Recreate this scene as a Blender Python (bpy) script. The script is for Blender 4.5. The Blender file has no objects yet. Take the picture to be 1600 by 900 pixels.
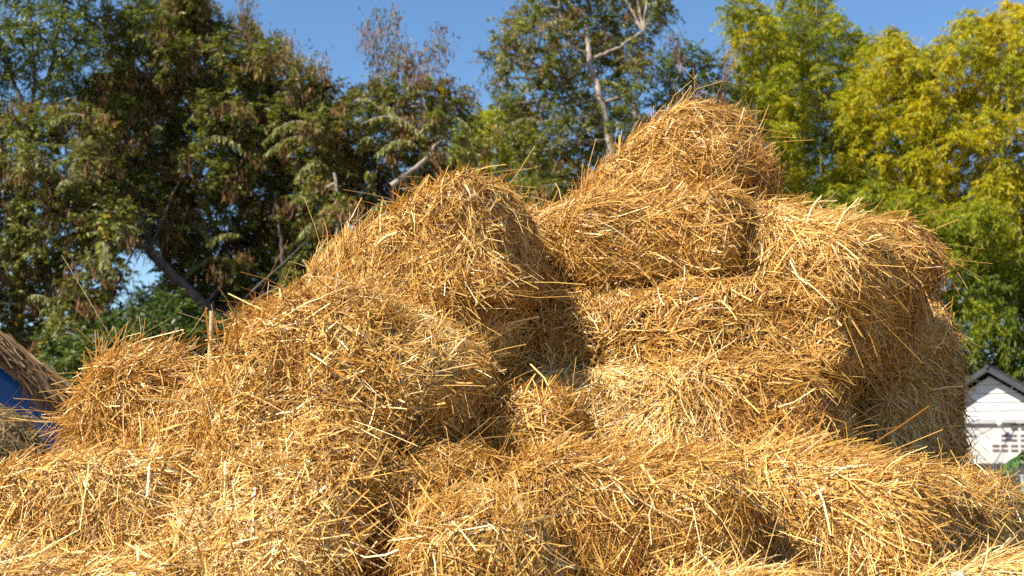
import bpy, math, random
import numpy as np
from mathutils import Euler, Matrix, Vector

rng = np.random.default_rng(11)
R = math.radians
C = bpy.context.scene.collection
sc = bpy.context.scene
QUAL = 1.0            # straw / leaf density

# ------------------------------------------------------------------ camera
F, CX, CY = 1931.0, 800.0, 450.0
PITCH = math.atan(230 / F)
SP, CP = math.sin(PITCH), math.cos(PITCH)
CAM = np.array([0.0, 0.0, 1.6])

def at(px, py, Y):
    """world point at depth Y seen at photo pixel (px, py) of 1600x900"""
    dx, dy = (px - CX) / F, (CY - py) / F
    d = np.array([dx, CP - dy * SP, SP + dy * CP])
    return CAM + d * (Y / d[1])

cam = bpy.data.cameras.new('camera')
co = bpy.data.objects.new('camera', cam); C.objects.link(co)
co.location = CAM
co.rotation_euler = (math.pi / 2 + PITCH, 0, 0)
cam.sensor_width = 36.0
cam.lens = F / 1600 * 36
cam.clip_start, cam.clip_end = 0.1, 5000
cam.dof.use_dof = True
cam.dof.focus_distance = 4.9
cam.dof.aperture_fstop = cam.lens / 1000 / 0.011
sc.camera = co

# ------------------------------------------------------------------ light
SUN_EL, SUN_AZ = R(47), R(-123)     # azimuth from +Y, clockwise: behind the camera, to the left
sdir = Vector((math.sin(SUN_AZ) * math.cos(SUN_EL), math.cos(SUN_AZ) * math.cos(SUN_EL), math.sin(SUN_EL)))
sl = bpy.data.lights.new('sun', 'SUN')
sl.energy, sl.angle, sl.color = 5.0, R(0.5), (1.0, 0.93, 0.82)
so = bpy.data.objects.new('sun', sl); C.objects.link(so)
so.rotation_euler = sdir.to_track_quat('Z', 'Y').to_euler()
w = bpy.data.worlds.new('World'); sc.world = w; w.use_nodes = True
nt = w.node_tree; bg = nt.nodes['Background']
sky = nt.nodes.new('ShaderNodeTexSky'); sky.sky_type = 'NISHITA'
sky.sun_disc = False; sky.sun_elevation = SUN_EL; sky.sun_rotation = SUN_AZ
sky.air_density, sky.dust_density, sky.ozone_density = 1.0, 0.0, 4.0
hsv = nt.nodes.new('ShaderNodeHueSaturation'); hsv.inputs['Saturation'].default_value = 1.1
nt.links.new(sky.outputs[0], hsv.inputs['Color']); nt.links.new(hsv.outputs[0], bg.inputs[0])
bg.inputs[1].default_value = 0.078
sc.view_settings.view_transform = 'Standard'
sc.view_settings.look = 'None'
sc.view_settings.exposure = 1.1
sc.view_settings.gamma = 1.0
cy = sc.cycles
cy.max_bounces = 6; cy.diffuse_bounces = 4; cy.glossy_bounces = 2
cy.transmission_bounces = 4; cy.transparent_max_bounces = 4
cy.use_denoising = False

# ------------------------------------------------------------------ helpers
def nrm(v):
    return v / np.maximum(np.linalg.norm(v, axis=-1, keepdims=True), 1e-9)

class Noise:
    """smooth pseudo-random field: a sum of sines"""
    def __init__(s, seed, freq, n=7):
        g = np.random.default_rng(seed)
        s.k = nrm(g.normal(size=(n, 3))) * (freq * g.uniform(0.6, 1.7, (n, 1)))
        s.p = g.uniform(0, 6.283, n)
    def __call__(s, x):
        return np.sin(x @ s.k.T + s.p).sum(-1) / math.sqrt(len(s.p))

def link(name, me, mats, parent=None, loc=None, rot=None):
    o = bpy.data.objects.new(name, me); C.objects.link(o)
    for m in mats: me.materials.append(m)
    if parent: o.parent = parent
    if loc is not None: o.location = loc
    if rot is not None: o.rotation_euler = rot
    return o

def empty(name, loc, rotz=0):
    o = bpy.data.objects.new(name, None); C.objects.link(o)
    o.location = loc; o.rotation_euler = (0, 0, rotz); o.empty_display_size = 0.2
    return o

def tag(o, label=None, cat=None, group=None, kind=None):
    for k, v in (('label', label), ('category', cat), ('group', group), ('kind', kind)):
        if v: o[k] = v
    return o

class MB:
    """collects polygons with a per-face material index and a per-vertex tint; builds ONE mesh"""
    def __init__(s): s.v, s.f, s.m, s.t, s.n = [], [], [], [], 0
    def add(s, V, Fc, mi=0, tint=0.5):
        V = np.asarray(V, float).reshape(-1, 3); Fc = np.asarray(Fc, int)
        s.v.append(V); s.f.append((Fc + s.n, mi)); s.n += len(V)
        s.t.append(np.broadcast_to(np.asarray(tint, float), (len(V),)))
    def box(s, c, size, rot=None, mi=0, tint=0.5, bev=0.0):
        x, y, z = np.array(size) / 2
        V = np.array([(i, j, k) for i in (-x, x) for j in (-y, y) for k in (-z, z)])
        if rot is not None: V = V @ np.array(rot.to_matrix()).T
        s.add(V + np.array(c), [(0, 1, 3, 2), (4, 6, 7, 5), (0, 4, 5, 1), (2, 3, 7, 6), (0, 2, 6, 4), (1, 5, 7, 3)], mi, tint)
    def tube(s, pts, rad, n=7, mi=0, tint=0.5, cap=True):
        P = np.asarray(pts, float); k = len(P); rad = np.broadcast_to(rad, (k,))
        T = nrm(np.gradient(P, axis=0))
        u = np.cross(T, (0.31, 0.17, 0.93)); u = nrm(np.where(np.linalg.norm(u, axis=1, keepdims=True) < .05, np.cross(T, (1, 0, 0)), u)); v = np.cross(T, u)
        a = np.linspace(0, 6.2832, n, endpoint=False)
        V = P[:, None] + rad[:, None, None] * (np.cos(a)[None, :, None] * u[:, None] + np.sin(a)[None, :, None] * v[:, None])
        i = np.arange(k - 1)[:, None] * n; j = np.arange(n)[None]; j2 = (j + 1) % n
        Fq = np.stack([i + j, i + j2, i + n + j2, i + n + j], -1).reshape(-1, 4)
        s.add(V, Fq, mi, tint)
        if cap:
            s.add(V[0], [list(range(n))[::-1]], mi, tint if np.isscalar(tint) else 0.5)
            s.add(V[-1], [list(range(n))], mi, tint if np.isscalar(tint) else 0.5)
    def mesh(s, name, smooth=True):
        V = np.concatenate(s.v); me = bpy.data.meshes.new(name)
        loops, starts, mats, at_ = [], [], [], 0
        for Fc, mi in s.f:
            n, k = Fc.shape
            loops.append(Fc.ravel()); starts.append(at_ + np.arange(n) * k); mats.append(np.full(n, mi)); at_ += n * k
        loops = np.concatenate(loops); starts = np.concatenate(starts); mats = np.concatenate(mats)
        me.vertices.add(len(V)); me.vertices.foreach_set('co', V.astype(np.float32).ravel())
        me.loops.add(len(loops)); me.loops.foreach_set('vertex_index', loops.astype(np.int32))
        me.polygons.add(len(starts)); me.polygons.foreach_set('loop_start', starts.astype(np.int32))
        me.polygons.foreach_set('material_index', mats.astype(np.int32))
        me.polygons.foreach_set('use_smooth', np.full(len(starts), smooth))
        a = me.attributes.new('tint', 'FLOAT', 'POINT')
        a.data.foreach_set('value', np.concatenate(s.t).astype(np.float32))
        me.update(calc_edges=True)
        return me

# ------------------------------------------------------------------ materials
def mat(name):
    m = bpy.data.materials.new(name); m.use_nodes = True
    t = m.node_tree; return m, t, t.nodes['Principled BSDF'], t.nodes['Material Output']

def ramp(t, stops, src):
    r = t.nodes.new('ShaderNodeValToRGB'); e = r.color_ramp.elements
    while len(e) < len(stops): e.new(0.5)
    for el, (p, c) in zip(e, stops): el.position = p; el.color = (*c, 1)
    t.links.new(src, r.inputs[0]); return r

def tint_mat(name, stops, rough=0.6, transl=0.0, spec=0.3, tcol=(1, 1, 1)):
    m, t, b, out = mat(name)
    a = t.nodes.new('ShaderNodeAttribute'); a.attribute_name = 'tint'
    r = ramp(t, stops, a.outputs['Fac'])
    t.links.new(r.outputs[0], b.inputs['Base Color'])
    b.inputs['Roughness'].default_value = rough
    b.inputs['Specular IOR Level'].default_value = spec
    if transl:
        tr = t.nodes.new('ShaderNodeBsdfTranslucent')
        mx = t.nodes.new('ShaderNodeMix'); mx.data_type = 'RGBA'; mx.blend_type = 'MULTIPLY'; mx.inputs[0].default_value = 1
        t.links.new(r.outputs[0], mx.inputs[6]); mx.inputs[7].default_value = (*tcol, 1)
        t.links.new(mx.outputs[2], tr.inputs[0])
        ms = t.nodes.new('ShaderNodeMixShader'); ms.inputs[0].default_value = transl
        t.links.new(b.outputs[0], ms.inputs[1]); t.links.new(tr.outputs[0], ms.inputs[2]); t.links.new(ms.outputs[0], out.inputs[0])
    return m

def noise_mat(name, c1, c2, scale=6.0, rough=0.8, bump=0.0, stretch=(1, 1, 1), detail=6):
    m, t, b, out = mat(name)
    tc = t.nodes.new('ShaderNodeTexCoord'); mp = t.nodes.new('ShaderNodeMapping'); mp.inputs['Scale'].default_value = stretch
    n = t.nodes.new('ShaderNodeTexNoise'); n.inputs['Scale'].default_value = scale; n.inputs['Detail'].default_value = detail
    t.links.new(tc.outputs['Object'], mp.inputs[0]); t.links.new(mp.outputs[0], n.inputs[0])
    r = ramp(t, [(0.3, c1), (0.7, c2)], n.outputs[0]); t.links.new(r.outputs[0], b.inputs['Base Color'])
    b.inputs['Roughness'].default_value = rough
    if bump:
        bp = t.nodes.new('ShaderNodeBump'); bp.inputs['Strength'].default_value = bump; bp.inputs['Distance'].default_value = 0.02
        t.links.new(n.outputs[0], bp.inputs['Height']); t.links.new(bp.outputs[0], b.inputs['Normal'])
    return m

M = {}
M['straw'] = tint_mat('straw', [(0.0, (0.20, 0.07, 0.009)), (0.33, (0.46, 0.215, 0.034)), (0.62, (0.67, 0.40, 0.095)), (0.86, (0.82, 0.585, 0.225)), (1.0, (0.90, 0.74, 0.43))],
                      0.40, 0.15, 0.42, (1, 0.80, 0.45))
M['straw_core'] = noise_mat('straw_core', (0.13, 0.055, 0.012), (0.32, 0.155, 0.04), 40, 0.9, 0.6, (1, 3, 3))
M['old_straw'] = tint_mat('old_straw', [(0.0, (0.16, 0.10, 0.04)), (0.5, (0.37, 0.25, 0.10)), (1.0, (0.56, 0.43, 0.21))], 0.7, 0.1)
M['thatch'] = tint_mat('thatch', [(0.0, (0.10, 0.055, 0.025)), (0.5, (0.27, 0.16, 0.075)), (1.0, (0.45, 0.29, 0.15))], 0.7, 0.1)
M['leaf_dark'] = tint_mat('leaf_dark', [(0.0, (0.06, 0.068, 0.013)), (0.4, (0.14, 0.145, 0.026)), (0.75, (0.24, 0.235, 0.055)), (0.93, (0.28, 0.27, 0.11)), (1.0, (0.55, 0.34, 0.015))], 0.42, 0.32, 0.32, (1.1, 1.3, 0.5))
M['leaf_mid'] = tint_mat('leaf_mid', [(0.0, (0.035, 0.055, 0.012)), (0.5, (0.095, 0.135, 0.024)), (1.0, (0.22, 0.23, 0.06))], 0.4, 0.3, 0.5, (1.1, 1.3, 0.5))
M['leaf_bamboo'] = tint_mat('leaf_bamboo', [(0.0, (0.06, 0.105, 0.010)), (0.35, (0.19, 0.235, 0.013)), (0.7, (0.42, 0.41, 0.013)), (1.0, (0.64, 0.46, 0.016))], 0.45, 0.40, 0.3, (1.2, 1.2, 0.4))
M['pods'] = tint_mat('seed_pods', [(0.0, (0.085, 0.036, 0.015)), (0.5, (0.22, 0.10, 0.038)), (1.0, (0.38, 0.20, 0.08))], 0.6, 0.15)
M['bark_pale'] = noise_mat('bark_pale', (0.16, 0.125, 0.10), (0.42, 0.35, 0.29), 5, 0.9, 0.5, (2, 2, 0.6))
M['bark_dark'] = noise_mat('bark_dark', (0.05, 0.035, 0.026), (0.17, 0.125, 0.10), 5, 0.9, 0.5, (2, 2, 0.6))
M['culm'] = noise_mat('culm', (0.12, 0.13, 0.03), (0.30, 0.26, 0.10), 3, 0.5)
M['cane'] = noise_mat('dry_cane', (0.30, 0.20, 0.09), (0.50, 0.37, 0.19), 6, 0.6, 0.2, (1, 1, 0.3))
M['wood'] = noise_mat('weathered_wood', (0.12, 0.09, 0.06), (0.30, 0.24, 0.17), 6, 0.8, 0.3, (4, 4, 0.5))
M['ground'] = noise_mat('dry_ground', (0.10, 0.075, 0.04), (0.24, 0.18, 0.10), 1.2, 0.95, 0.4)
M['blue'] = noise_mat('blue_tarpaulin', (0.004, 0.06, 0.26), (0.010, 0.11, 0.42), 2.5, 0.45, 0.5)
M['white'] = noise_mat('white_paint', (0.54, 0.52, 0.49), (0.68, 0.66, 0.63), 2, 0.6)
M['wall_grey'] = noise_mat('pale_render', (0.42, 0.39, 0.36), (0.56, 0.53, 0.49), 1.5, 0.8)
M['roof'] = noise_mat('dark_roofing', (0.018, 0.018, 0.020), (0.05, 0.05, 0.055), 3, 0.6, 0.2)
M['slot_shade'] = noise_mat('vent_slot_shade', (0.07, 0.05, 0.045), (0.13, 0.10, 0.09), 4, 0.9)  # dark tone standing for the shade in the vent openings
M['steel'] = noise_mat('grey_steel', (0.25, 0.26, 0.26), (0.38, 0.38, 0.37), 3, 0.5)
M['dark'] = noise_mat('dark_netting', (0.02, 0.018, 0.018), (0.06, 0.055, 0.05), 5, 0.9, 0.3)
M['cable'] = noise_mat('black_cable', (0.02, 0.02, 0.02), (0.04, 0.04, 0.04), 5, 0.6)
M['ceramic'] = noise_mat('white_ceramic', (0.75, 0.74, 0.72), (0.85, 0.84, 0.82), 5, 0.3)
M['fern'] = tint_mat('garden_leaf', [(0.0, (0.03, 0.08, 0.02)), (0.5, (0.07, 0.16, 0.035)), (1.0, (0.14, 0.25, 0.06))], 0.4, 0.3, 0.5, (1.1, 1.2, 0.5))

# ------------------------------------------------------------------ straw
def sweep(mb, Q, wid, wdir, tint, mi, tube):
    """Q (n,k,3) centre lines; flat ribbons (or three-sided stems) of half width wid, tapering a little"""
    n, k, _ = Q.shape
    T = nrm(np.gradient(Q, axis=1))
    S = nrm(np.cross(T, wdir[:, None, :])); N = np.cross(S, T)
    tp = np.linspace(1.0, 0.72, k)[None, :, None] * wid[:, None, None]
    if tube:
        V = np.stack([Q + S * tp + N * tp * .25, Q - S * tp + N * tp * .25, Q - N * tp * 1.1], 2); c = 3
        pairs = [(0, 1), (1, 2), (2, 0)]
    else:
        V = np.stack([Q + S * tp, Q - S * tp], 2); c = 2; pairs = [(0, 1)]
    base = (np.arange(n) * k * c)[:, None, None] + (np.arange(k - 1) * c)[None, :, None]
    Fs = []
    for a, b in pairs:
        Fs.append(np.stack([base + a, base + b, base + c + b, base + c + a], -1).reshape(-1, 4))
    mb.add(V.reshape(-1, 3), np.concatenate(Fs), mi, np.repeat(tint, k * c))

SHAPES = []
class Bale:
    def __init__(s, dims, rnd, amp, seed, freq=6.0):
        s.h = np.array(dims) / 2; s.r = min(rnd, s.h.min() * .98)
        s.n1, s.n2, s.amp = Noise(seed, freq), Noise(seed + 1, freq * 2.8), amp
    def sdf(s, p):
        q = np.abs(p) - (s.h - s.r)
        d = np.linalg.norm(np.maximum(q, 0), axis=-1) + np.minimum(q.max(-1), 0) - s.r
        return d - s.amp * s.n1(p) - s.amp * .38 * s.n2(p)
    def grad(s, p, e=0.012):
        return nrm(np.stack([s.sdf(p + np.eye(3)[i] * e) - s.sdf(p - np.eye(3)[i] * e) for i in range(3)], -1))
    def project(s, p, off=0.0, it=3, wrap=1.0):
        for _ in range(it):
            p = p - s.grad(p) * ((s.sdf(p) - off) * wrap)[..., None]
        return p
    def sample(s, n, g, wt):
        """n points over the box faces, weighted by area and wt = (-x,+x,-y,+y,-z,+z)"""
        hx, hy, hz = s.h
        A = np.array([hy * hz, hy * hz, hx * hz, hx * hz, hx * hy, hx * hy]) * np.array(wt)
        f = g.choice(6, n, p=A / A.sum()); p = g.uniform(-1, 1, (n, 3)) * s.h
        ax = f // 2; p[np.arange(n), ax] = np.where(f % 2, 1, -1) * s.h[ax]
        return s.project(p)

def straw_bale(name, px, py, Y, dims, rot, n, seed, label, rnd=.10, amp=.033, axis=(1, .15, .1), spread=.55, tint=0.5, lock=.6,
               lmin=.09, lmax=.42, wmin=.0013, wmax=.0033, hang=.5, stick=.022, wt=(1, 1, 1.2, .35, .3, 1), mat_='straw', cat='straw bale', group='straw bales in the pile', kind=None, loc=None):
    g = np.random.default_rng(seed)
    order = 'XYZ'; rot = rot.to_euler('XYZ') if isinstance(rot, Matrix) else Euler([R(a) for a in rot[:3]], order); RM = np.array(rot.to_matrix())
    grav = RM.T @ np.array([0, 0, -1.0])
    b = Bale(dims, rnd, amp, seed)
    mb = MB()
    # core: a subdivided box drawn onto the lumpy surface a little below the straw
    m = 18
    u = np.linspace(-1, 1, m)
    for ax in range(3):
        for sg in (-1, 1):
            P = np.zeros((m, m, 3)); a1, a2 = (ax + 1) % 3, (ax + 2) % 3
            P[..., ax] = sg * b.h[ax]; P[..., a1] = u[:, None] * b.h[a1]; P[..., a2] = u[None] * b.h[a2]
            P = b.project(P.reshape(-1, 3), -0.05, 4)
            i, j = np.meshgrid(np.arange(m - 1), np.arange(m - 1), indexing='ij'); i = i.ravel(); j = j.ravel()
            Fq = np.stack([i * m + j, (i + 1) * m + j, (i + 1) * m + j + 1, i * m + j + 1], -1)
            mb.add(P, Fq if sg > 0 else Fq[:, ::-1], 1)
    n = int(n * QUAL * 1.6)
    # locks of straw
    nl = max(8, n // 14)
    lc = b.sample(nl, g, wt); ln = b.grad(lc)
    fld, fl2 = Noise(seed + 7, 7.0), Noise(seed + 9, 3.0)
    ax = np.array(axis, float)
    def frame(p, nr):
        vert = np.clip(1 - np.abs((nr * -grav).sum(-1)), 0, 1)[:, None] * hang
        a = ax[None] * (1 - vert) + grav[None] * vert * np.where(fl2(p)[:, None] > -.4, 1, .2)
        e1 = a - nr * (a * nr).sum(-1, keepdims=True)
        e1 = np.where(np.linalg.norm(e1, axis=1, keepdims=True) < .15, np.cross(nr, (.3, .9, .2)), e1)
        e1 = nrm(e1); return e1, np.cross(nr, e1)
    def direct(p, nr, sd):
        e1, e2 = frame(p, nr)
        th = .75 * fld(p) * spread / .55 + g.normal(0, sd, len(p))
        return e1 * np.cos(th)[:, None] + e2 * np.sin(th)[:, None]
    lk = g.random(n) < lock
    li = g.integers(0, nl, n)
    p = np.where(lk[:, None], lc[li] + g.normal(0, .03, (n, 3)), b.sample(n, g, wt))
    p = b.project(p, 0, 2); nr = b.grad(p)
    ld = direct(lc, ln, spread)
    d = np.where(lk[:, None], ld[li] + g.normal(0, .24, (n, 3)), direct(p, nr, spread * 1.25))
    d = nrm(d - nr * (d * nr).sum(-1, keepdims=True) * .85)
    L = lmin + (lmax - lmin) * g.beta(1.5, 3.0, n)
    long_ = g.random(n) < .035; L[long_] *= 1.3
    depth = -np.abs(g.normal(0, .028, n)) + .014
    wrap = np.clip(g.normal(.72, .28, n), 0, 1)
    st = g.random(n) < stick
    d[st] = nrm(d[st] + nr[st] * g.uniform(.25, 1.1, (st.sum(), 1))); wrap[st] = .08; L[st] *= .8
    k = 5
    s = np.linspace(-.5, .5, k)[None, :, None]
    s = np.where(st[:, None, None], s + .42, s)
    bend = nrm(g.normal(size=(n, 3))) * (L * g.normal(0, .19, n))[:, None]
    Q = p[:, None] + d[:, None] * s * L[:, None, None] + bend[:, None] * (s * s * 4 - .33) + nr[:, None] * depth[:, None, None]
    sag = (L * L * g.uniform(.1, 1.1, n) * st)[:, None, None]
    Q = Q + grav * sag * np.maximum(s, 0) ** 2 * 2
    lift = np.abs(g.normal(0, .035, n)) * (g.random(n) < .3)
    sf = s[..., 0] + .5
    off = depth[:, None] + lift[:, None] * sf ** 2 * (L[:, None] / .2)
    Qf = Q.reshape(-1, 3)
    for _ in range(2):
        Qf = Qf - b.grad(Qf) * ((b.sdf(Qf) - off.ravel()) * np.repeat(wrap, k))[:, None]
    Q = Qf.reshape(n, k, 3)
    # broken, kinked stems
    kk = g.random(n) < .16
    Q[kk, 3:] += nrm(g.normal(size=(kk.sum(), 1, 3))) * (L[kk] * .16)[:, None, None] * np.array([1, 2.0])[None, :, None]
    wd = g.uniform(wmin, wmax, n) * np.where(g.random(n) < .07, 1.8, 1)
    wdir = nrm(nr + g.normal(0, .55, (n, 3)))
    patch = Noise(seed + 3, 4.5)
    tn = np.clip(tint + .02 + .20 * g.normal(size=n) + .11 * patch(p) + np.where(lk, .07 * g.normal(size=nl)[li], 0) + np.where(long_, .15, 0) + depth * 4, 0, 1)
    tb = g.random(n) < .45
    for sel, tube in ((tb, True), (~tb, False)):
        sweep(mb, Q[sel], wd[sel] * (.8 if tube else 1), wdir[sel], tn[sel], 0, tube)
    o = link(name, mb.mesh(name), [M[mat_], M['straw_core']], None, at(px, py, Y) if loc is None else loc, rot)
    tag(o, label, cat, group, kind)
    o.rotation_mode = order; o.rotation_euler = rot
    SHAPES.append((b, RM, np.array(o.location)))
    return o

BALES = [
 # name px py Y dims rot n seed label kwargs
 ('A', 1018, 342, 6.40, (1.28, 0.58, 0.52), (0, -33, -44), 15000, 21, 'tilted straw bale at the very top of the pile, its upper corner against the bamboo', dict(axis=(1, .1, .2), spread=.6, hang=.25)),
 ('B', 668, 446, 5.75, (0.95, 0.6, 0.58), (0, -25, -24), 20000, 22, 'tilted bale on the left shoulder, rising to the right above the dark gap', dict(axis=(1, 0, .05), spread=.5, hang=.6)),
 ('C', 1030, 384, 5.92, (0.74, 0.6, 0.4), (0, -3, -16), 13000, 23, 'small rounded straw bale in the upper middle, wedged under the topmost tilted bale', dict(axis=(1, .1, .0), spread=.6, rnd=.11)),
 ('D', 1282, 458, 5.95, (0.78, 1.0, 0.72), (3, 21, -39), 24000, 24, 'large rounded bale at the upper right shoulder with a shaded outer side', dict(axis=(1, .2, -.2), spread=.65, rnd=.21, hang=.7)),
 ('E', 1072, 534, 6.07, (1.66, 1.1, 0.42), (0, 0, -21), 22000, 25, 'wide bale with a flat cut face in the middle layer, under two upper bales', dict(axis=(.3, 0, .5), spread=.9, lmax=.17, lmin=.04, tint=.46, hang=.35)),
 ('F', 1016, 663, 5.94, (1.72, 1.1, 0.48), (0, 0, -21), 26000, 26, 'wide pale topped bale below the flat cut bale, its shaded side facing the white house', dict(axis=(.7, .3, .2), spread=.7, tint=.55, hang=.6)),
 ('G', 1324, 826, 5.03, (0.8, 0.85, 0.52), (0, 4, -36), 19000, 27, 'front straw bale at the lower right corner with strands drooping over its bright face', dict(axis=(.8, .2, -.3), spread=.7, rnd=.15, hang=.75)),
 ('H', 985, 825, 4.75, (.84, .60, .50), (4, 4, -8), 17000, 28, 'front straw bale in the lower middle with a frayed pale top', dict(axis=(.6, .2, .4), spread=.8, tint=.5, hang=.7, rnd=.14)),
 ('I', 752, 880, 4.40, (.46, .55, .44), (0, -12, 8), 9000, 29, 'small front bale at the bottom middle with long stems hanging beside a dark gap', dict(axis=(.3, .1, .9), spread=.6, hang=.9, rnd=.17)),
 ('J', 622, 592, 5.10, (0.62, 0.64, 0.46), (10, 28, -32), 15000, 30, 'broken pale straw bale in the left centre with a dark orange underside', dict(axis=(.8, .1, .1), spread=1.0, tint=.56, rnd=.18, lmax=.28)),
 ('K', 212, 650, 5.15, (0.46, 0.46, 0.5), (0, 4, -18), 13000, 32, 'round topped bale at the left with stiff stems sticking up beside the blue hut', dict(axis=(1, .1, .1), spread=.55, rnd=.235, hang=.45, stick=.09)),
 ('L', 322, 708, 5.05, (0.5, 0.6, 0.38), (0, -38, -12), 10000, 33, 'small leaning bale between the spiky round bale and the pale broken bale', dict(axis=(1, .0, .0), spread=.4, rnd=.17, hang=.1)),
 ('N', 165, 812, 4.80, (0.86, 0.6, 0.42), (0, -5, -5), 15000, 34, 'low straw bale in the lower left beneath the spiky round bale', dict(axis=(.6, .1, .5), spread=.6, hang=.7, rnd=.13)),
 ('O', 70, 945, 4.40, (1.15, .60, .36), (0, 0, -8), 9000, 35, 'straw bale at the bottom left corner showing only its bright top', dict(axis=(1, .2, 0), spread=.6, tint=.56)),
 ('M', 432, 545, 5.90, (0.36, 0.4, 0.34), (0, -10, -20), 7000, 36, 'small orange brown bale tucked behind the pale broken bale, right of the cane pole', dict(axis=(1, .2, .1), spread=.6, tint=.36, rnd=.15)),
 ('P', 1580, 975, 4.55, (0.8, 0.6, 0.36), (0, 0, -14), 6000, 37, 'straw bale at the bottom right corner showing only its top', dict(axis=(1, .2, 0), spread=.6, tint=.52)),
 ('S', 1150, 992, 4.30, (0.62, 0.5, 0.36), (0, 0, -6), 6000, 38, 'straw bale at the bottom edge in front of the gap between two front bales', dict(axis=(1, .2, 0), spread=.6, tint=.56)),
 ('V', 1335, 550, 6.65, (0.8, 0.95, 0.46), (0, 0, -38), 12000, 47, 'shaded straw bale on the outer right side, behind the end of the flat cut bale', dict(axis=(.2, 1, -.2), spread=.8, hang=.6, rnd=.12)),
 ('W', 1335, 661, 6.70, (0.9, 1.1, 0.52), (0, 0, -38), 13000, 48, 'shaded straw bale low on the outer right side, its edge against the white house', dict(axis=(.2, 1, -.3), spread=.8, hang=.7, rnd=.13)),
 ('X', 1446, 836, 5.76, (0.8, 0.9, 0.48), (0, 0, -36), 12000, 49, 'straw bale at the right edge behind the bale with drooping strands, below the dark fence', dict(axis=(.5, .6, -.2), spread=.8, hang=.6, rnd=.2)),
 ('Y', 872, 470, 6.35, (.46, .50, .86), (0, -8, -14), 11000, 53, 'upright straw bale wedged in the middle at the left foot of the topmost tilted bale', dict(axis=(.3, .2, 1), spread=.7, hang=.6, rnd=.15)),
 ('Z', 625, 820, 4.95, (.66, .62, .56), (4, 12, -52), 15000, 54, 'dishevelled straw bale half in shade below the dark orange underside, crossed by long loose stems', dict(axis=(1, .1, .2), spread=1.2, tint=.46, hang=.4, rnd=.16, lmax=.40, stick=.06)),
 ('Q', 715, 525, 5.72, (0.52, 0.58, 0.46), (0, -8, -34), 12000, 57, 'shaded straw bale under the tilted left shoulder bale, hanging straw beside the dark gap', dict(axis=(.8, 0, .1), spread=.7, hang=.8, rnd=.15)),
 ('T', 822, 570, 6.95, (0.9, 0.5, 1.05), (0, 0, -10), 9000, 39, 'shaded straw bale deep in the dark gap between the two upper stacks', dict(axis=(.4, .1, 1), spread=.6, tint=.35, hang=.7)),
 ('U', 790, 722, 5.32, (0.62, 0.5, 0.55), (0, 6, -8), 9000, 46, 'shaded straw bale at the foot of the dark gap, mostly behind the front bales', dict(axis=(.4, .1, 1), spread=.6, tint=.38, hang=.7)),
]
for nm, px, py, Y, dims, rot, n, seed, label, kw in BALES:
    straw_bale('straw_bale', px, py, Y, dims, rot, n, seed, label, **kw)
# loose straw: a spilled slope at the left centre and the heap everything sits on
_tl, _tr, _bl, _br = at(425, 470, 5.00), at(625, 500, 4.85), at(150, 905, 4.20), at(500, 925, 4.05)
_y = nrm((_tl + _tr - _bl - _br)); _x = _tr + _br - _tl - _bl; _x = nrm(_x - _y * (_x @ _y)); _z = np.cross(_x, _y)
straw_bale('loose_straw', 0, 0, 0, (.70, 1.60, .60), Matrix(np.stack([_x, _y, _z], 1).tolist()), 34000, 31, 'pale loose straw spilled down the left centre of the pile', rnd=.25, amp=.04, axis=(.7, .2, .2), spread=1.3,
           tint=.57, lock=.45, lmax=.40, wmax=.0038, cat='loose straw', group=None, kind='stuff', stick=.07, hang=.1, wt=(1, 1, 1, .2, .05, 2), loc=(_tl + _tr + _bl + _br) / 4 - _z * .30)
straw_bale('straw_heap', 0, 0, 0, (4.4, 1.9, 1.1), (0, 0, 0), 26000, 40, 'low heap of loose straw that carries the bales', rnd=.5, amp=.03, spread=1.2, tint=.45, lock=.4,
           cat='loose straw', group=None, kind='stuff', loc=(0.1, 5.6, .5), wt=(.6, .6, 1, .2, .05, 1))

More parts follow.
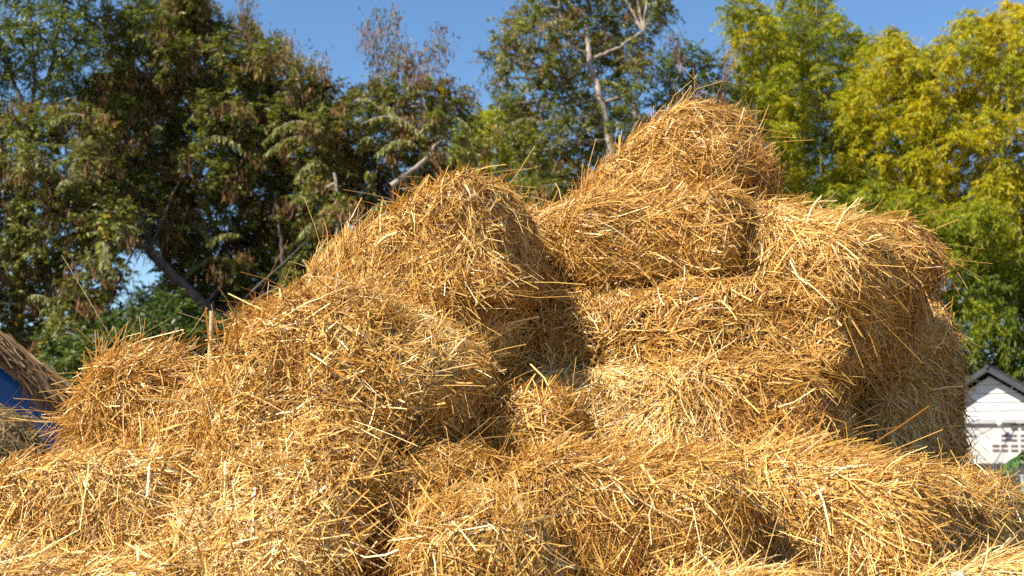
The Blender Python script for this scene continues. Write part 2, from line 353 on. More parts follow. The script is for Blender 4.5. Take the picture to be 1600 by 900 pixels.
# strands that slid off the bales and lie across the joints between them
def union(p, k=.05):
    D = np.stack([b.sdf((p - c) @ RM) for b, RM, c in SHAPES[:-1]])
    return -k * np.log(np.exp(np.clip(-D / k, -60, 60)).sum(0)), np.sort(D, 0)[1]
def drape(n, seed):
    g = np.random.default_rng(seed); P = []
    for b, RM, c in SHAPES[:-1]:
        P.append(b.sample(2600, g, (1, 1, 1.2, .3, .1, 1)) @ RM.T + c)
    P = np.concatenate(P); d, d2 = union(P)
    P = P[(d > -.14) & (d2 < .11)]; P = P[g.permutation(len(P))[:n]]
    n = len(P); k = 6
    def gr(q, e=.015):
        return nrm(np.stack([union(q + np.eye(3)[i] * e)[0] - union(q - np.eye(3)[i] * e)[0] for i in range(3)], -1))
    for _ in range(2): P = P - gr(P) * (union(P)[0] - .012)[:, None]
    N = gr(P); t = nrm(g.normal(size=(n, 3)) + np.array([.3, 0, -.5])); t = nrm(t - N * (t * N).sum(1, keepdims=True))
    L = .10 + .34 * g.beta(1.6, 3, n); s_ = np.linspace(-.5, .5, k)[None, :, None]
    Q = P[:, None] + t[:, None] * s_ * L[:, None, None] + nrm(g.normal(size=(n, 1, 3))) * (L * g.normal(0, .13, n))[:, None, None] * (s_ * s_ * 4 - .33)
    q = Q.reshape(-1, 3); w_ = np.repeat(np.clip(g.normal(.7, .3, n), 0, 1), k); off = np.repeat(g.uniform(-.012, .03, n), k)
    q = q - gr(q) * ((union(q)[0] - off) * w_)[:, None]
    Q = q.reshape(n, k, 3)
    mb = MB(); wd = g.uniform(.0015, .0036, n) * np.where(g.random(n) < .08, 1.6, 1); tn = np.clip(g.normal(.56, .18, n), 0, 1)
    sweep(mb, Q, wd, nrm(N + g.normal(0, .5, (n, 3))), tn, 0, True)
    o = link('scattered_straw', mb.mesh('scattered_straw'), [M['straw']])
    tag(o, 'loose strands of straw lying across the joints of the bales', 'loose straw', None, 'stuff')
drape(4500, 404)

# ------------------------------------------------------------------ trees
def inside(poly, p):
    x, y = p[:, 0], p[:, 1]; r = np.zeros(len(p), bool); n = len(poly)
    for i in range(n):
        (x1, y1), (x2, y2) = poly[i], poly[(i + 1) % n]
        c = ((y1 > y) != (y2 > y)) & (x < (x2 - x1) * (y - y1) / (y2 - y1 + 1e-9) + x1)
        r ^= c
    return r

def leaves_mesh(mb, p, d, L, W, tint, g, mi=0, fold=.25):
    """kite shaped folded leaves at p pointing along d"""
    n = len(p)
    up = nrm(np.array([0, 0, 1.0]) + g.normal(0, .55, (n, 3)))
    s = nrm(np.cross(d, up)); u = np.cross(s, d)
    L = np.broadcast_to(L, (n,))[:, None]; W = np.broadcast_to(W, (n,))[:, None]
    V = np.stack([p, p + d * L * .45 + s * W * .5 + u * W * fold, p + d * L - u * L * .12, p + d * L * .45 - s * W * .5 + u * W * fold], 1)
    i = np.arange(n)[:, None] * 4
    mb.add(V.reshape(-1, 3), np.concatenate([i + np.array([[0, 1, 2]]), i + np.array([[0, 2, 3]])]), mi, np.repeat(tint, 4))

def wob(a, b, g, k=6, amp=.06):
    a, b = np.array(a, float), np.array(b, float); t = np.linspace(0, 1, k)[:, None]
    l = np.linalg.norm(b - a)
    return a + (b - a) * t + np.cumsum(g.normal(0, amp * l / k, (k, 3)), 0) * np.sin(t * math.pi)

def make_tree(name, label, cat, Y, poly, limbs, seed, holes=(), r=(24, 40), twigs=26, lpt=16, leaf='leaf_dark', leafL=.125, leafW=.046, droop=.25, depth=1.6,
              bark='bark_dark', pods=0.0, spikes=(), tintmean=.45, tintsd=.16, upbias=.2, gap=.8, group=None, tfun=None, plume=False, yellow=0.0, culms=None, fronds=0):
    g = np.random.default_rng(seed); m_px = Y / F       # metres per photo pixel (1600 wide)
    P = np.array(poly, float); lo, hi = P.min(0), P.max(0)
    cand = g.uniform(lo, hi, (6000, 2)); cand = cand[inside(poly, cand)]
    for (hx, hy, hr) in holes: cand = cand[np.hypot(cand[:, 0] - hx, cand[:, 1] - hy) > hr]
    cl = []
    for c in cand:
        rr = g.uniform(*r)
        if all((c[0] - q[0]) ** 2 + (c[1] - q[1]) ** 2 > (gap * .5 * (rr + q[2])) ** 2 for q in cl): cl.append((c[0], c[1], rr))
    # limbs in photo pixels -> the trunk mesh
    tr = MB(); nodes = []
    for pts, r0, r1 in limbs:
        pts = [(*q, 0.0) if len(q) == 2 else q for q in pts]
        W = np.array([at(q[0], q[1], Y + q[2]) for q in pts])
        t = np.linspace(0, 1, len(W)); tt = np.linspace(0, 1, 6 * len(W))
        Wd = np.stack([np.interp(tt, t, W[:, i]) for i in range(3)], 1)
        for _ in range(3): Wd[1:-1] = (Wd[:-2] + 2 * Wd[1:-1] + Wd[2:]) / 4
        Wd[1:-1] += g.normal(0, .012, Wd[1:-1].shape)
        tr.tube(Wd, np.linspace(r0, r1, len(tt)) * (1 + .08 * g.normal(size=len(tt))), 8)
        if not nodes or min(q[2] for q in pts) > -2: nodes.append(Wd[len(Wd) // 4:])
    nodes = np.concatenate(nodes)
    base = nodes[np.argmin(nodes[:, 2])]
    cr = MB()
    for (x, y, rr) in cl:
        c = at(x, y, Y + g.uniform(-depth, depth)); rad = rr * m_px
        i = np.argmin(((nodes - c) ** 2).sum(1) + (nodes[:, 2] > c[2] + .3) * 4)
        B = wob(nodes[i], c, g); tr.tube(B, np.linspace(.035, .012, len(B)), 5, cap=False)
        nt_ = int(twigs * (1.25 if leaf != 'leaf_bamboo' else 1) * QUAL * g.uniform(.65, 1.3) * (rr / 32) ** 2)
        if nt_ < 3: nt_ = 3
        st = c + nrm(g.normal(size=(nt_, 3))) * rad * g.uniform(0, .6, (nt_, 1))
        dr = nrm(nrm(st - c) * .7 + g.normal(0, .6, (nt_, 3)) + np.array([0, 0, upbias]))
        ln = rad * g.uniform(.5, 1.15, nt_)
        k = int(lpt); s = np.linspace(.1, 1, k)[None, :, None]
        q = st[:, None] + dr[:, None] * ln[:, None, None] * s + np.array([0, 0, -1.0]) * (droop * ln[:, None, None] * s * s)
        tdir = nrm(dr[:, None] + np.array([0, 0, -1.0]) * (2 * droop * s))
        side = nrm(np.cross(tdir, np.array([0, 0, 1.0]) + g.normal(0, .3, tdir.shape))) * np.where(np.arange(k) % 2, 1, -1)[None, :, None]
        dd = nrm(tdir * .6 + side * .8 + g.normal(0, .35, tdir.shape) + np.array([0, 0, -droop]))
        ctn = tintmean + g.normal(0, tintsd * .55) + (tfun(x, y) if tfun else 0)
        tn = np.clip(ctn + g.normal(0, tintsd, (nt_, k)), 0, .93)
        tw = g.normal(0, tintsd * .5, (nt_, 1)); tn = np.clip(tn + tw, 0, .93)
        if yellow: tn = np.where(g.random((nt_, 1)) < yellow, g.uniform(.93, 1, (nt_, 1)), tn)
        if leaf == 'leaf_bamboo': tn = np.clip(ctn + g.normal(0, tintsd, (nt_, k)) + tw, 0, 1)
        n = nt_ * k
        jit = g.normal(0, .012, (n, 3))
        leaves_mesh(cr, q.reshape(-1, 3) + jit, dd.reshape(-1, 3), leafL * g.uniform(.6, 1.3, n), leafW * g.uniform(.7, 1.3, n), tn.ravel(), g)
        for a in range(0, nt_, 3):
            tr.tube(q[a, ::max(1, k // 4)], .006, 3, cap=False)
        npd = g.poisson(pods * rr / 30)
        for _ in range(npd):
            a = g.integers(nt_); c0 = q[a, g.integers(k // 2, k)]
            c0 = c0 + np.array([0, -.12, 0]); m = g.integers(14, 38)
            pp = c0 + g.normal(0, (.14, .12, .09), (m, 3)); dp = nrm(g.normal(0, .28, (m, 3)) + np.array([0, 0, -1.0]))
            leaves_mesh(cr, pp, dp, g.uniform(.12, .26, m), g.uniform(.016, .03, m), np.clip(g.normal(.5, .25) + g.normal(0, .15, m), 0, 1), g, 1, .1)
    for q_ in range(fronds):
        x, y, rr = cl[g.integers(len(cl))]; c = at(x, y, Y - depth * g.uniform(.3, 1.0)); az = g.uniform(0, 6.283); ln_ = g.uniform(.6, 1.5)
        h = np.array([math.cos(az), math.sin(az) * .6, 0]); s1 = np.linspace(0, 1, 26)[:, None]
        arc = c + h * ln_ * s1 + np.array([0, 0, 1.0]) * ln_ * (.5 * s1 - .75 * s1 ** 2)
        tr.tube(arc, np.linspace(.016, .005, 26), 5, cap=False)
        ft = nrm(np.gradient(arc, axis=0))
        for rpt in range(4):
            P_ = arc[2:] + g.normal(0, .015, (24, 3)); sd = nrm(np.cross(ft[2:], (0, 0, 1))) * (1 if rpt % 2 else -1)
            leaves_mesh(cr, P_, nrm(ft[2:] * .4 + sd * .7 + np.array([0, 0, -.75]) + g.normal(0, .22, (24, 3))), g.uniform(.12, .22, 24), g.uniform(.03, .055, 24), np.clip(g.normal(.82, .1, 24), 0, .93), g)
    for (x0, y0, x1, y1) in spikes:       # thin upright shoots hung with pods
        dz = g.uniform(-depth, depth) * .6
        a, b = at(x0, y0, Y + dz), at(x1, y1, Y + dz); Bp = wob(a, b, g, 9, .1); tr.tube(Bp, np.linspace(.022, .007, 9), 5, cap=False)
        i = np.argmin(((nodes - a) ** 2).sum(1)); Bq = wob(nodes[i], a, g); tr.tube(Bq, np.linspace(.035, .022, len(Bq)), 5, cap=False)
        for t in np.linspace(.3, 1, 9):
            c0 = a + (b - a) * t
            m = int(g.integers(5, 26)); pp = c0 + g.normal(0, (.13, .13, .10), (m, 3)); dp = nrm(g.normal(0, .3, (m, 3)) + np.array([0, 0, -1.0]))
            leaves_mesh(cr, pp, dp, g.uniform(.12, .26, m), g.uniform(.016, .03, m), np.clip(g.normal(.5, .2) + g.normal(0, .15, m), 0, 1), g, 1, .1)
            m = int(g.integers(2, 16)); pp = c0 + g.normal(0, (.13, .13, .10), (m, 3))
            leaves_mesh(cr, pp, nrm(g.normal(size=(m, 3)) + np.array([0, 0, -.3])), leafL * g.uniform(.6, 1.2, m), leafW, np.clip(g.normal(.5, .2, m), 0, .93), g)
    e = empty(name, (base[0], base[1], 0))
    inv = np.array([base[0], base[1], 0])
    for part, b_, mt in (('trunk' if culms is None else 'culms', tr, bark), ('crown', cr, leaf)):
        if b_.n:
            o = link(part, b_.mesh(part), [M[mt]] + ([M['pods']] if part == 'crown' else []), e); o.location = -inv
    tag(e, label, cat, group)
    return e

TG = 'trees behind the straw pile'
make_tree('tree', 'airy tree at the upper left with dark fanned branches and sky showing between them', 'tree', 27,
          [(-190, -160), (130, -160), (175, -40), (165, 60), (120, 150), (40, 200), (-190, 230)],
          [([(20, 690), (30, 420), (45, 260), (48, 190)], .16, .09), ([(48, 190), (20, 130), (0, 60), (-30, -60)], .06, .02), ([(46, 200), (55, 120), (50, 60), (40, -40)], .05, .015), ([(48, 190), (80, 110), (90, 50), (110, -40)], .06, .02), ([(78, 115), (120, 70), (150, 30)], .035, .012), ([(45, 260), (10, 190), (-60, 120)], .05, .02)],
          51, r=(20, 36), twigs=24, leaf='leaf_mid', leafL=.12, leafW=.038, tintmean=.75, gap=.9, group=TG, holes=((25, 130, 22), (70, 150, 18)))
make_tree('tree', 'loose tree at the left edge above the thatched hut with patches of sky through it', 'tree', 26,
          [(-200, 200), (40, 190), (150, 170), (190, 250), (200, 330), (180, 420), (150, 500), (120, 600), (-200, 640)],
          [([(120, 700), (90, 500), (60, 380), (40, 300), (0, 230)], .16, .05), ([(60, 380), (110, 260), (95, 200)], .06, .02), ([(90, 500), (-20, 420), (-120, 330)], .07, .03)],
          52, holes=((95, 245, 26), (30, 500, 20), (135, 300, 12), (110, 320, 10)), pods=2.0, fronds=18, twigs=24, tintmean=.60, yellow=.06, group=TG, bark='bark_pale')
make_tree('tree', 'big dense dark tree at the left hung with brown pods, with a leaning trunk', 'tree', 29,
          [(150, 130), (180, 40), (240, -10), (300, -20), (340, 30), (400, 50), (440, 95), (500, 130), (530, 190), (540, 260), (520, 330), (500, 420), (490, 500), (440, 580), (180, 600), (150, 520), (210, 500), (270, 430), (230, 380), (150, 380), (130, 250)],
          [([(470, 700), (400, 560, -1.5), (310, 470, -2.3), (265, 425, -2.5), (232, 392, -2.4)], .17, .09), ([(260, 420), (250, 300), (270, 180), (300, 80)], .11, .03), ([(310, 470), (380, 330), (420, 200)], .10, .03), ([(400, 560), (445, 450, -2), (440, 380, -2.0), (430, 300, -2.0)], .06, .03)],
          53, holes=((185, 165, 8), (225, 430, 34), (250, 405, 18)), pods=3.4, fronds=34, twigs=36, tintmean=.50, gap=.72, yellow=.03, depth=2.4, group=TG,
          spikes=[(270, 60, 265, -30), (320, 70, 318, -25), (385, 80, 388, -10), (430, 110, 440, 55)])
make_tree('tree', 'ragged tree left of centre with upright pod covered shoots against the sky', 'tree', 27.5,
          [(480, 180), (540, 150), (585, 130), (640, 125), (700, 150), (735, 190), (725, 260), (700, 320), (640, 370), (600, 420), (500, 430), (470, 330), (500, 250)],
          [([(620, 720), (600, 500), (610, 330), (620, 285)], .17, .10), ([(612, 290, -1.3), (660, 255, -1.5), (690, 215, -1.2)], .07, .03), ([(610, 330), (540, 270), (500, 215)], .08, .03), ([(540, 640), (530, 440, -1.4), (528, 330, -1.5), (522, 270, -1.3)], .07, .03), ([(620, 285), (600, 200), (600, 130)], .05, .02)],
          54, holes=((555, 195, 14), (545, 235, 14), (700, 200, 9)), pods=3.4, fronds=14, twigs=27, tintmean=.50, gap=.8, yellow=.02, group=TG, bark='bark_pale',
          spikes=[(595, 150, 592, 15), (600, 160, 570, 35), (610, 120, 617, 18), (640, 150, 635, 70), (690, 170, 688, 40), (660, 160, 668, 75), (710, 180, 735, 140), (490, 180, 500, 80), (480, 170, 450, 60)])
make_tree('tree', 'tall tree in the middle with a pale slender trunk rising above the bales', 'tree', 30,
          [(785, 60), (800, 20), (850, 0), (850, -80), (1000, -90), (1040, 10), (1015, 60), (990, 110), (985, 170), (950, 260), (920, 330), (830, 340), (820, 260), (800, 190), (770, 130)],
          [([(990, 720), (970, 400, -1), (952, 210, -1.3), (938, 150, -1.3), (922, 100, -1.2), (915, 40, -.8)], .13, .05), ([(928, 90, -1.2), (970, 72, -1.2), (1005, 48, -1.0)], .04, .02), ([(955, 230), (900, 160), (850, 110)], .06, .02), ([(922, 100), (880, 50), (870, -20)], .05, .02)],
          55, holes=((900, 210, 10), (935, 205, 10), (820, 160, 9), (965, 170, 11), (870, 300, 8)), pods=1.3, fronds=14, twigs=24, tintmean=.54, gap=.86, group=TG, bark='bark_pale', spikes=[(810, 100, 795, 30), (1000, 20, 1010, -20)])
make_tree('tree', 'smaller grey green tree right of the tall pale trunked tree, just above the topmost bale', 'tree', 33,
          [(985, 180), (1005, 110), (1050, 75), (1090, 85), (1110, 110), (1150, 120), (1160, 160), (1170, 260), (1100, 330), (980, 340)],
          [([(1060, 700), (1010, 400), (990, 230), (1002, 205), (995, 180), (988, 160)], .13, .07), ([(1002, 205), (1050, 150), (1065, 100)], .05, .02), ([(1010, 400), (1110, 250), (1130, 150)], .06, .02)],
          56, holes=((1125, 150, 10), (1010, 165, 8)), pods=.5, fronds=6, twigs=26, leaf='leaf_mid', tintmean=.62, gap=.85, group=TG, bark='bark_pale', spikes=[(1060, 110, 1055, 50), (1130, 150, 1135, 85)])
make_tree('shrub', 'dark shrubs mass between hut and pile under the left trees', 'shrub', 23,
          [(60, 600), (90, 540), (160, 520), (230, 470), (290, 470), (330, 520), (420, 500), (520, 480), (560, 560), (540, 700), (60, 700)],
          [([(290, 720), (290, 640), (270, 560)], .06, .03), ([(430, 720), (430, 640), (450, 560)], .06, .03), ([(120, 720), (130, 640), (140, 590)], .06, .03)],
          57, leaf='leaf_mid', twigs=26, tintmean=.36, gap=.75, depth=1.2, group='shrubs behind the pile')
BG = 'bamboo clumps behind the pile'
def bamboo(label, Y, poly, culm_pts, seed, tm, holes=(), **kw):
    limbs = [([(x0, 720), ((x0 * 2 + x1) / 3 + dx, 400), ((x0 + 2 * x1) / 3, (y1 + 400) / 2), (x1, y1)], .045, .012) for x0, x1, y1, dx in culm_pts]
    a = dict(r=(20, 34), twigs=54, lpt=15, leaf='leaf_bamboo', leafL=.165, leafW=.030, droop=.55, depth=1.8, bark='culm', tintmean=tm, tintsd=.15, upbias=.5, gap=.66, group=BG, culms=True)
    a.update(kw)
    return make_tree('bamboo', label, 'bamboo', Y, poly, limbs, seed, holes, **a)
bamboo('yellow green bamboo low in the middle gap between the left trees and the pile', 36, [(700, 250), (730, 200), (770, 170), (820, 190), (850, 230), (880, 330), (700, 400), (690, 320)],
       [(740, 740, 190, 0), (790, 775, 165, 5), (820, 830, 200, 0)], 61, .58)
bamboo('narrow leaning bamboo plume nearest the topmost bale, its tip bent towards it', 34, [(1135, 10), (1165, 0), (1200, 30), (1225, 80), (1235, 170), (1240, 300), (1190, 330), (1175, 200), (1160, 90)],
       [(1230, 1150, 5, 20), (1240, 1185, 20, 10)], 62, .58)
bamboo('green feathery bamboo just right of the narrow plume, thin at its top', 38, [(1205, 60), (1230, -10), (1270, -30), (1290, 20), (1320, 30), (1355, 75), (1360, 200), (1340, 350), (1220, 380), (1200, 200)],
       [(1270, 1250, -20, 0), (1290, 1275, -10, 5), (1310, 1330, 60, 0)], 63, .54, gap=.68)
bamboo('yellow bamboo of middle height with a pointed top, left of the deep notch of sky', 36, [(1320, 120), (1350, 90), (1385, 55), (1410, 55), (1430, 100), (1440, 200), (1450, 260), (1440, 420), (1330, 430), (1310, 250)],
       [(1380, 1395, 60, 0), (1400, 1350, 95, 0), (1390, 1425, 110, 0)], 64, .74, holes=((1462, 225, 14),))
bamboo('large yellow bamboo clump in the upper right corner', 35, [(1425, 110), (1470, 60), (1510, 20), (1560, 25), (1600, 10), (1720, 20), (1740, 400), (1500, 420), (1460, 330), (1440, 260), (1430, 180)],
       [(1540, 1520, 25, 0), (1570, 1560, 30, 5), (1600, 1610, 15, 0), (1500, 1460, 80, 0)], 65, .76, holes=((1465, 240, 16), (1432, 215, 9)))
make_tree('bamboo', 'low green bamboo thicket at the right above the white house', 'bamboo', 33, [(1240, 300), (1330, 280), (1420, 300), (1500, 330), (1600, 330), (1740, 320), (1740, 620), (1560, 660), (1420, 700), (1240, 640)],
       [([(x, 720), (x + dx, 500), (x + dx * 2, y)], .045, .012) for x, dx, y in ((1330, -10, 320), (1420, 5, 330), (1500, -5, 360), (1580, 8, 360), (1640, 0, 350))], 66,
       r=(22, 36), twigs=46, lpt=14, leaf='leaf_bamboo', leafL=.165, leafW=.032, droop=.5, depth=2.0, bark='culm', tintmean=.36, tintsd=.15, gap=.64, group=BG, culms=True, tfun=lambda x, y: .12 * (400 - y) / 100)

# ------------------------------------------------------------------ ground
mb = MB(); mb.add([(-600, -200, 0), (600, -200, 0), (600, 1500, 0), (-600, 1500, 0)], [(0, 1, 2, 3)])
tag(link('ground', mb.mesh('ground'), [M['ground']]), kind='structure')

# ------------------------------------------------------------------ thatched hut at the left
g = np.random.default_rng(77)
YH = 10.0
pe = at(102, 604, YH)                                  # eave corner
sl_ = math.tan(R(38))
HA = R(21); hut = empty('thatched_hut', (pe[0] - 1.9 * math.cos(HA) - 1.6 * math.sin(HA), YH - 1.9 * math.sin(HA) + 1.6 * math.cos(HA), 0), HA)
tag(hut, 'small hut with a brown thatched roof and blue tarpaulin walls at the left edge', 'hut')
hx, hy = hut.location.x, hut.location.y
def rel(p): return np.array(p) - np.array([hx, hy, 0])
half = 1.9; zr = pe[2] + half * sl_
mb = MB()
for sg in (-1, 1):                                    # two thatch slabs with a raggedly cut eave and verge
    n = 24; xs = np.linspace(0, half, n)
    top = np.stack([xs * sg, zr - xs * sl_ + .02 * g.normal(size=n)], 1)
    for (ya, yb) in ((-1.6, 1.6),):
        V = []
        for y in (ya, yb):
            for (x, z) in top: V += [(x, y, z), (x, y, z - .15)]
        V = np.array(V); k = 2 * n; Fq = []
        for i in range(n - 1):
            Fq += [(2 * i, 2 * i + 2, k + 2 * i + 2, k + 2 * i), (2 * i + 1, k + 2 * i + 1, k + 2 * i + 3, 2 * i + 3), (2 * i, 2 * i + 1, 2 * i + 3, 2 * i + 2), (k + 2 * i, k + 2 * i + 2, k + 2 * i + 3, k + 2 * i + 1)]
        Fq += [(2 * n - 2, 2 * n - 1, k + 2 * n - 1, k + 2 * n - 2)]
        mb.add(V, Fq, 0, .3)
    m = 5000
    x = half * g.beta(1.2, .9, m); y = np.where(g.random(m) < .6, -1.6 + .06 * g.normal(size=m), g.uniform(-1.6, 1.6, m)); lay = g.uniform(-.17, .03, m)
    Pp = np.stack([x * sg, y, zr - x * sl_ + np.where(y > -1.5, np.abs(lay) * .3, lay)], 1)
    dd = nrm(np.array([sg * 1.0, -.25, -sl_]) + g.normal(0, .16, (m, 3))); L = g.uniform(.15, .45, m)
    s = np.linspace(-.4, .6, 4)[None, :, None]
    Q = Pp[:, None] + dd[:, None] * L[:, None, None] * s + np.array([0, 0, -1]) * (L[:, None, None] * np.maximum(s, 0) ** 2 * .35)
    sweep(mb, Q, g.uniform(.003, .007, m), nrm(np.array([0, -.6, .8]) + g.normal(0, .4, (m, 3))), np.clip(g.normal(.5, .2, m), 0, 1), 0, False)
    m = 260                                           # straggling ends under the eave
    Pp = np.stack([sg * (half + g.uniform(-.35, .0, m)), g.uniform(-1.6, -1.3, m), np.zeros(m)], 1); Pp[:, 2] = zr - np.abs(Pp[:, 0]) * sl_ - .12
    dd = nrm(np.array([sg * .15, -.05, -1.0]) + g.normal(0, .18, (m, 3))); L = g.uniform(.06, .28, m)
    Q = Pp[:, None] + dd[:, None] * L[:, None, None] * np.linspace(0, 1, 4)[None, :, None]
    sweep(mb, Q, g.uniform(.002, .005, m), nrm(np.array([0, -1, 0]) + g.normal(0, .4, (m, 3))), np.clip(g.normal(.6, .2, m), 0, 1), 0, False)
link('thatch_roof', mb.mesh('thatch_roof'), [M['thatch']], hut)
mb = MB()                                             # tarpaulin: gently billowing sheet round three sides
zt = zr - (half - .12) * sl_ - .16
path = [(-half + .12, 1.3), (-half + .12, -1.25), (half - .02, -1.25), (half - .02, 1.3)]
pts = []
for a, b_ in zip(path[:-1], path[1:]):
    for t in np.linspace(0, 1, 40, endpoint=False): pts.append((a[0] + (b_[0] - a[0]) * t, a[1] + (b_[1] - a[1]) * t))
pts.append(path[-1]); pts = np.array(pts); nn = len(pts); nzz = 14; nf = Noise(5, 3.5)
zs = np.linspace(.02, 1, nzz)
V = np.zeros((nn, nzz, 3)); V[..., :2] = pts[:, None]
hmax = np.minimum(zr - np.abs(pts[:, 0]) * sl_ - .17, 99)
V[..., 2] = zs[None] * hmax[:, None]
V[..., 1] += .03 * nf(V); V[..., 0] += .02 * nf(V + 9)
i, j = np.meshgrid(np.arange(nn - 1), np.arange(nzz - 1), indexing='ij'); i = i.ravel(); j = j.ravel()
mb.add(V, np.stack([i * nzz + j, (i + 1) * nzz + j, (i + 1) * nzz + j + 1, i * nzz + j + 1], -1))
wall = link('wall', mb.mesh('wall'), [M['blue']], hut); wall['label'] = 'blue tarpaulin wall'
md = wall.modifiers.new('thickness', 'SOLIDIFY'); md.thickness = .012
for sg in (-1, 1):
    mb = MB(); mb.tube([(sg * (half - .1), -1.15, 0), (sg * (half - .1), -1.15, zt + .02)], .05, 8); link('post', mb.mesh('post'), [M['wood']], hut)
mb = MB(); mb.tube([(-half, -1.45, zr - half * sl_ - .17), (0, -1.45, zr - .19)], .035, 8); link('rafter', mb.mesh('rafter'), [M['wood']], hut)
mb = MB(); mb.tube([(half - .05, -1.45, zr - (half - .05) * sl_ - .19), (0, -1.48, zr - .21)], .035, 8); link('rafter', mb.mesh('rafter'), [M['wood']], hut)

straw_bale('old_straw_heap', -60, 806, 8.0, (.95, .9, 1.35), (0, 0, 0), 9000, 91, 'dull greyish straw heap in front of the blue hut wall at the left edge', rnd=.42, amp=.03, spread=1.0,
           mat_='old_straw', cat='straw heap', group=None, tint=.5)

# ------------------------------------------------------------------ poles
mb = MB(); p0, p1 = at(332, 486, 6.3), at(326, 600, 6.3); d = nrm(p1 - p0); p1 = p0 + d * (p0[2] / -d[2])
L = np.linalg.norm(p1 - p0); ts = np.linspace(0, 1, 60); rad = np.full(60, .0135); rad[::9] = .0165
mb.tube(p0 + (p1 - p0) * ts[:, None], rad, 10)
o = link('cane_pole', mb.mesh('cane_pole'), [M['cane']]); tag(o, 'upright dry cane pole standing behind the left bales', 'pole')
for px, py, px1, lab in ((281, 548, 278, 'short grey post left of the cane pole, behind the spiky round bale'), (307, 553, 303, 'shorter leaning grey post between the spiky round bale and the cane pole')):
    mb = MB(); p0 = at(px, py, 9.0); p1 = at(px1, 640, 9.0); d = nrm(p1 - p0); p1 = p0 + d * (p0[2] / -d[2])
    mb.tube(wob(p0, p1, g, 8, .02), np.linspace(.018, .026, 8), 8)
    tag(link('wooden_post', mb.mesh('wooden_post'), [M['wood']]), lab, 'post', 'grey posts behind the pile')

# ------------------------------------------------------------------ white house at the right
YW = 30.0
ap = at(1546, 580, YW); mh = YW / F
hs = empty('white_house', (ap[0], YW, 0)); hs.rotation_euler = (0, 0, R(-30))
tag(hs, 'white house at the right with a boarded gable, dark roof and pierced vent blocks', 'house')
zE = at(1546, 655, YW)[2]; zA = ap[2] - .12; hw = 2.05; sl2 = (zA - zE) / hw * 1.0
sl2 = math.tan(R(39)); 
hw = (zA - zE) / sl2
mb = MB(); W2 = 2.6
mb.box((.35, 2.5, (zE - .06) / 2), (2 * W2, 5, zE - .06)); link('wall', mb.mesh('wall', False), [M['wall_grey']], hs)
mb = MB(); nb = 5                                     # lapped boards in the gable
zw = zE + .0
for i in range(nb):
    z0 = zw + (zA - zw) * i / nb; z1 = zw + (zA - zw) * (i + 1) / nb
    x0, x1 = hw * (zA - z0) / (zA - zw) * 1.25, hw * (zA - z1) / (zA - zw) * 1.25
    V = [(-x0, -.06, z0), (x0, -.06, z0), (x1, -.035, z1 - .012), (-x1, -.035, z1 - .012), (-x0, .1, z0), (x0, .1, z0), (x1, .1, z1), (-x1, .1, z1)]
    mb.add(V, [(0, 1, 2, 3), (5, 4, 7, 6), (0, 4, 5, 1), (3, 2, 6, 7), (0, 3, 7, 4), (1, 5, 6, 2)])
link('gable_boards', mb.mesh('gable_boards', False), [M['white']], hs)
rf = MB(); th = .14
for sg in (-1, 1):
    xe = sg * (hw * 1.25 + .75); V = []
    for y in (-.38, 5.3):
        zz = lambda x: zA + .10 - abs(x) * sl2 / 1.25
        V += [(0, y, zz(0)), (xe, y, zz(xe)), (xe, y, zz(xe) + th), (0, y, zz(0) + th)]
    q = [(0, 1, 2, 3), (4, 7, 6, 5), (0, 4, 5, 1), (3, 2, 6, 7), (1, 5, 6, 2), (0, 3, 7, 4)]
    rf.add(V, q if sg > 0 else [f[::-1] for f in q])
roof = link('roof', rf.mesh('roof', False), [M['roof']], hs)
mb = MB(); mb.tube([(0, -.42, zA + .215), (0, 5.34, zA + .215)], .05, 8); link('ridge_cap', mb.mesh('ridge_cap'), [M['roof']], roof)
mb = MB(); mb.box((.35, -.04, zE - .055), (2 * W2 + .1, .10, .10)); link('gutter', mb.mesh('gutter', False), [M['steel']], hs)
for row, (py, xs_) in enumerate(((667, (1583, 1597)), (684, (1569, 1581.5, 1597)), (700, (1556, 1568.5, 1583, 1597)))):
    for x in xs_:                                    # each vent block: two raised dark bars, coloured as the shade inside its slots
        bm_ = MB(); c = at(x, py, YW); lx = c[0] - ap[0] + 0.0
        for dz in (.055, -.055): bm_.box((lx, -.004, c[2] + dz), (.155, .03, .05))
        link('vent_block', bm_.mesh('vent_block', False), [M['slot_shade']], hs)
mb = MB(); P0, P1 = at(1500, 680, YW - .35), at(1562, 661, YW - .35); P2 = at(1680, 640, YW - .35)
t = np.linspace(0, 1, 12)[:, None]; cab = np.concatenate([P0 + (P1 - P0) * t - np.array([0, 0, .12]) * np.sin(t * math.pi), (P1 + (P2 - P1) * t - np.array([0, 0, .10]) * np.sin(t * math.pi))[1:]])
mb.tube(cab, .010, 6); cb = link('cable', mb.mesh('cable'), [M['cable']]); tag(cb, 'thin black cable strung across the white house front', 'cable')
mb = MB(); mb.tube(P1 + np.array([(0, 0, .10), (0, 0, .05), (0, 0, .04), (0, 0, -.02), (0, 0, -.05), (0, 0, -.08)]) + 0, [.03, .05, .07, .07, .045, .03], 10)
mb.tube([P1 + np.array([0, .02, .05]), P1 + np.array([0, .32, .08])], .014, 6)
tag(link('insulator', mb.mesh('insulator'), [M['ceramic']]), 'small white insulator holding the cable under the gutter of the house', 'insulator')
fe = empty('dark_fence', (at(1575, 760, 27)[0], 27, 0)); tag(fe, 'dark net fence in front of the lower wall of the white house', 'fence')
zf = at(1575, 724, 27)[2]
mb = MB(); n = 60; xs = np.linspace(-1.0, 1.6, n); V = np.stack([np.stack([xs, .03 * np.sin(xs * 9) + .02 * g.normal(size=n), np.full(n, z)], 1) for z in (.02, zf)], 0)
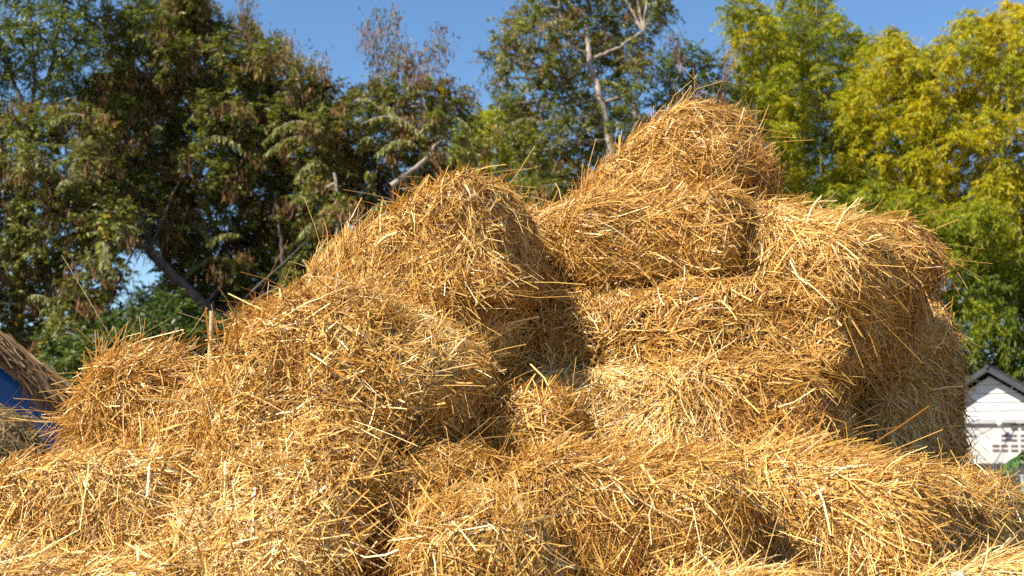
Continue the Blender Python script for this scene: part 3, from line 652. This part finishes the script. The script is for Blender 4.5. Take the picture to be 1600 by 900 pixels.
i = np.arange(n - 1); mb.add(V, np.stack([i, i + 1, n + i + 1, n + i], -1)); nt_o = link('netting', mb.mesh('netting'), [M['dark']], fe); md = nt_o.modifiers.new('thickness', 'SOLIDIFY'); md.thickness = .01
for x in (-.95, -.1, .75, 1.55):
    mb = MB(); mb.tube([(x, .06, 0), (x, .06, zf + .03)], .03, 8); link('post', mb.mesh('post'), [M['wood']], fe)
p0 = at(1598, 745, 13); mb = MB(); mb.tube([(p0[0], 13, 0), (p0[0], 13, p0[2])], .022, 10); mb.tube([(p0[0], 13, p0[2] - .001), (p0[0], 13, p0[2] + .02)], .027, 10)
tag(link('metal_pole', mb.mesh('metal_pole'), [M['steel']]), 'pale grey metal pole at the right edge beside the lower right bale', 'pole')

# leafy garden plant in front of the house
gp = np.random.default_rng(88); YP = 16.0; b0 = at(1606, 800, YP); c0 = at(1604, 712, YP)
pl = empty('garden_plant', (b0[0], YP, 0)); tag(pl, 'bright green plant with divided drooping leaves at the right edge before the dark fence', 'plant')
mb = MB(); top = c0 - np.array([b0[0], YP, 0]); mb.tube(wob((0, 0, 0), top, gp, 8, .03), np.linspace(.03, .018, 8), 7); link('stem', mb.mesh('stem'), [M['culm']], pl)
for q in range(13):
    a = gp.uniform(0, 6.283); el = gp.uniform(-.1, .9); ln = gp.uniform(.28, .45); dr = np.array([math.cos(a) * math.cos(el), math.sin(a) * math.cos(el), math.sin(el)])
    lf = MB(); s = np.linspace(0, 1, 12)[:, None]; mid = top + dr * ln * s - np.array([0, 0, .32]) * s ** 2 * ln / .4
    lf.tube(mid, np.linspace(.006, .002, 12), 4, tint=.7)
    td = nrm(np.gradient(mid, axis=0)); sd = nrm(np.cross(td, (0, 0, 1)))
    for sg in (-1, 1):
        rep = mid[3:]; dd = nrm(td[3:] * .5 + sg * sd[3:] - np.array([0, 0, .45])); leaves_mesh(lf, rep, dd, .16 * np.sin(np.linspace(.9, 2.9, 9)) + .02, .045, np.clip(gp.normal(.55, .18, 9), 0, 1), gp)
    link('leaf', lf.mesh('leaf'), [M['fern']], pl)
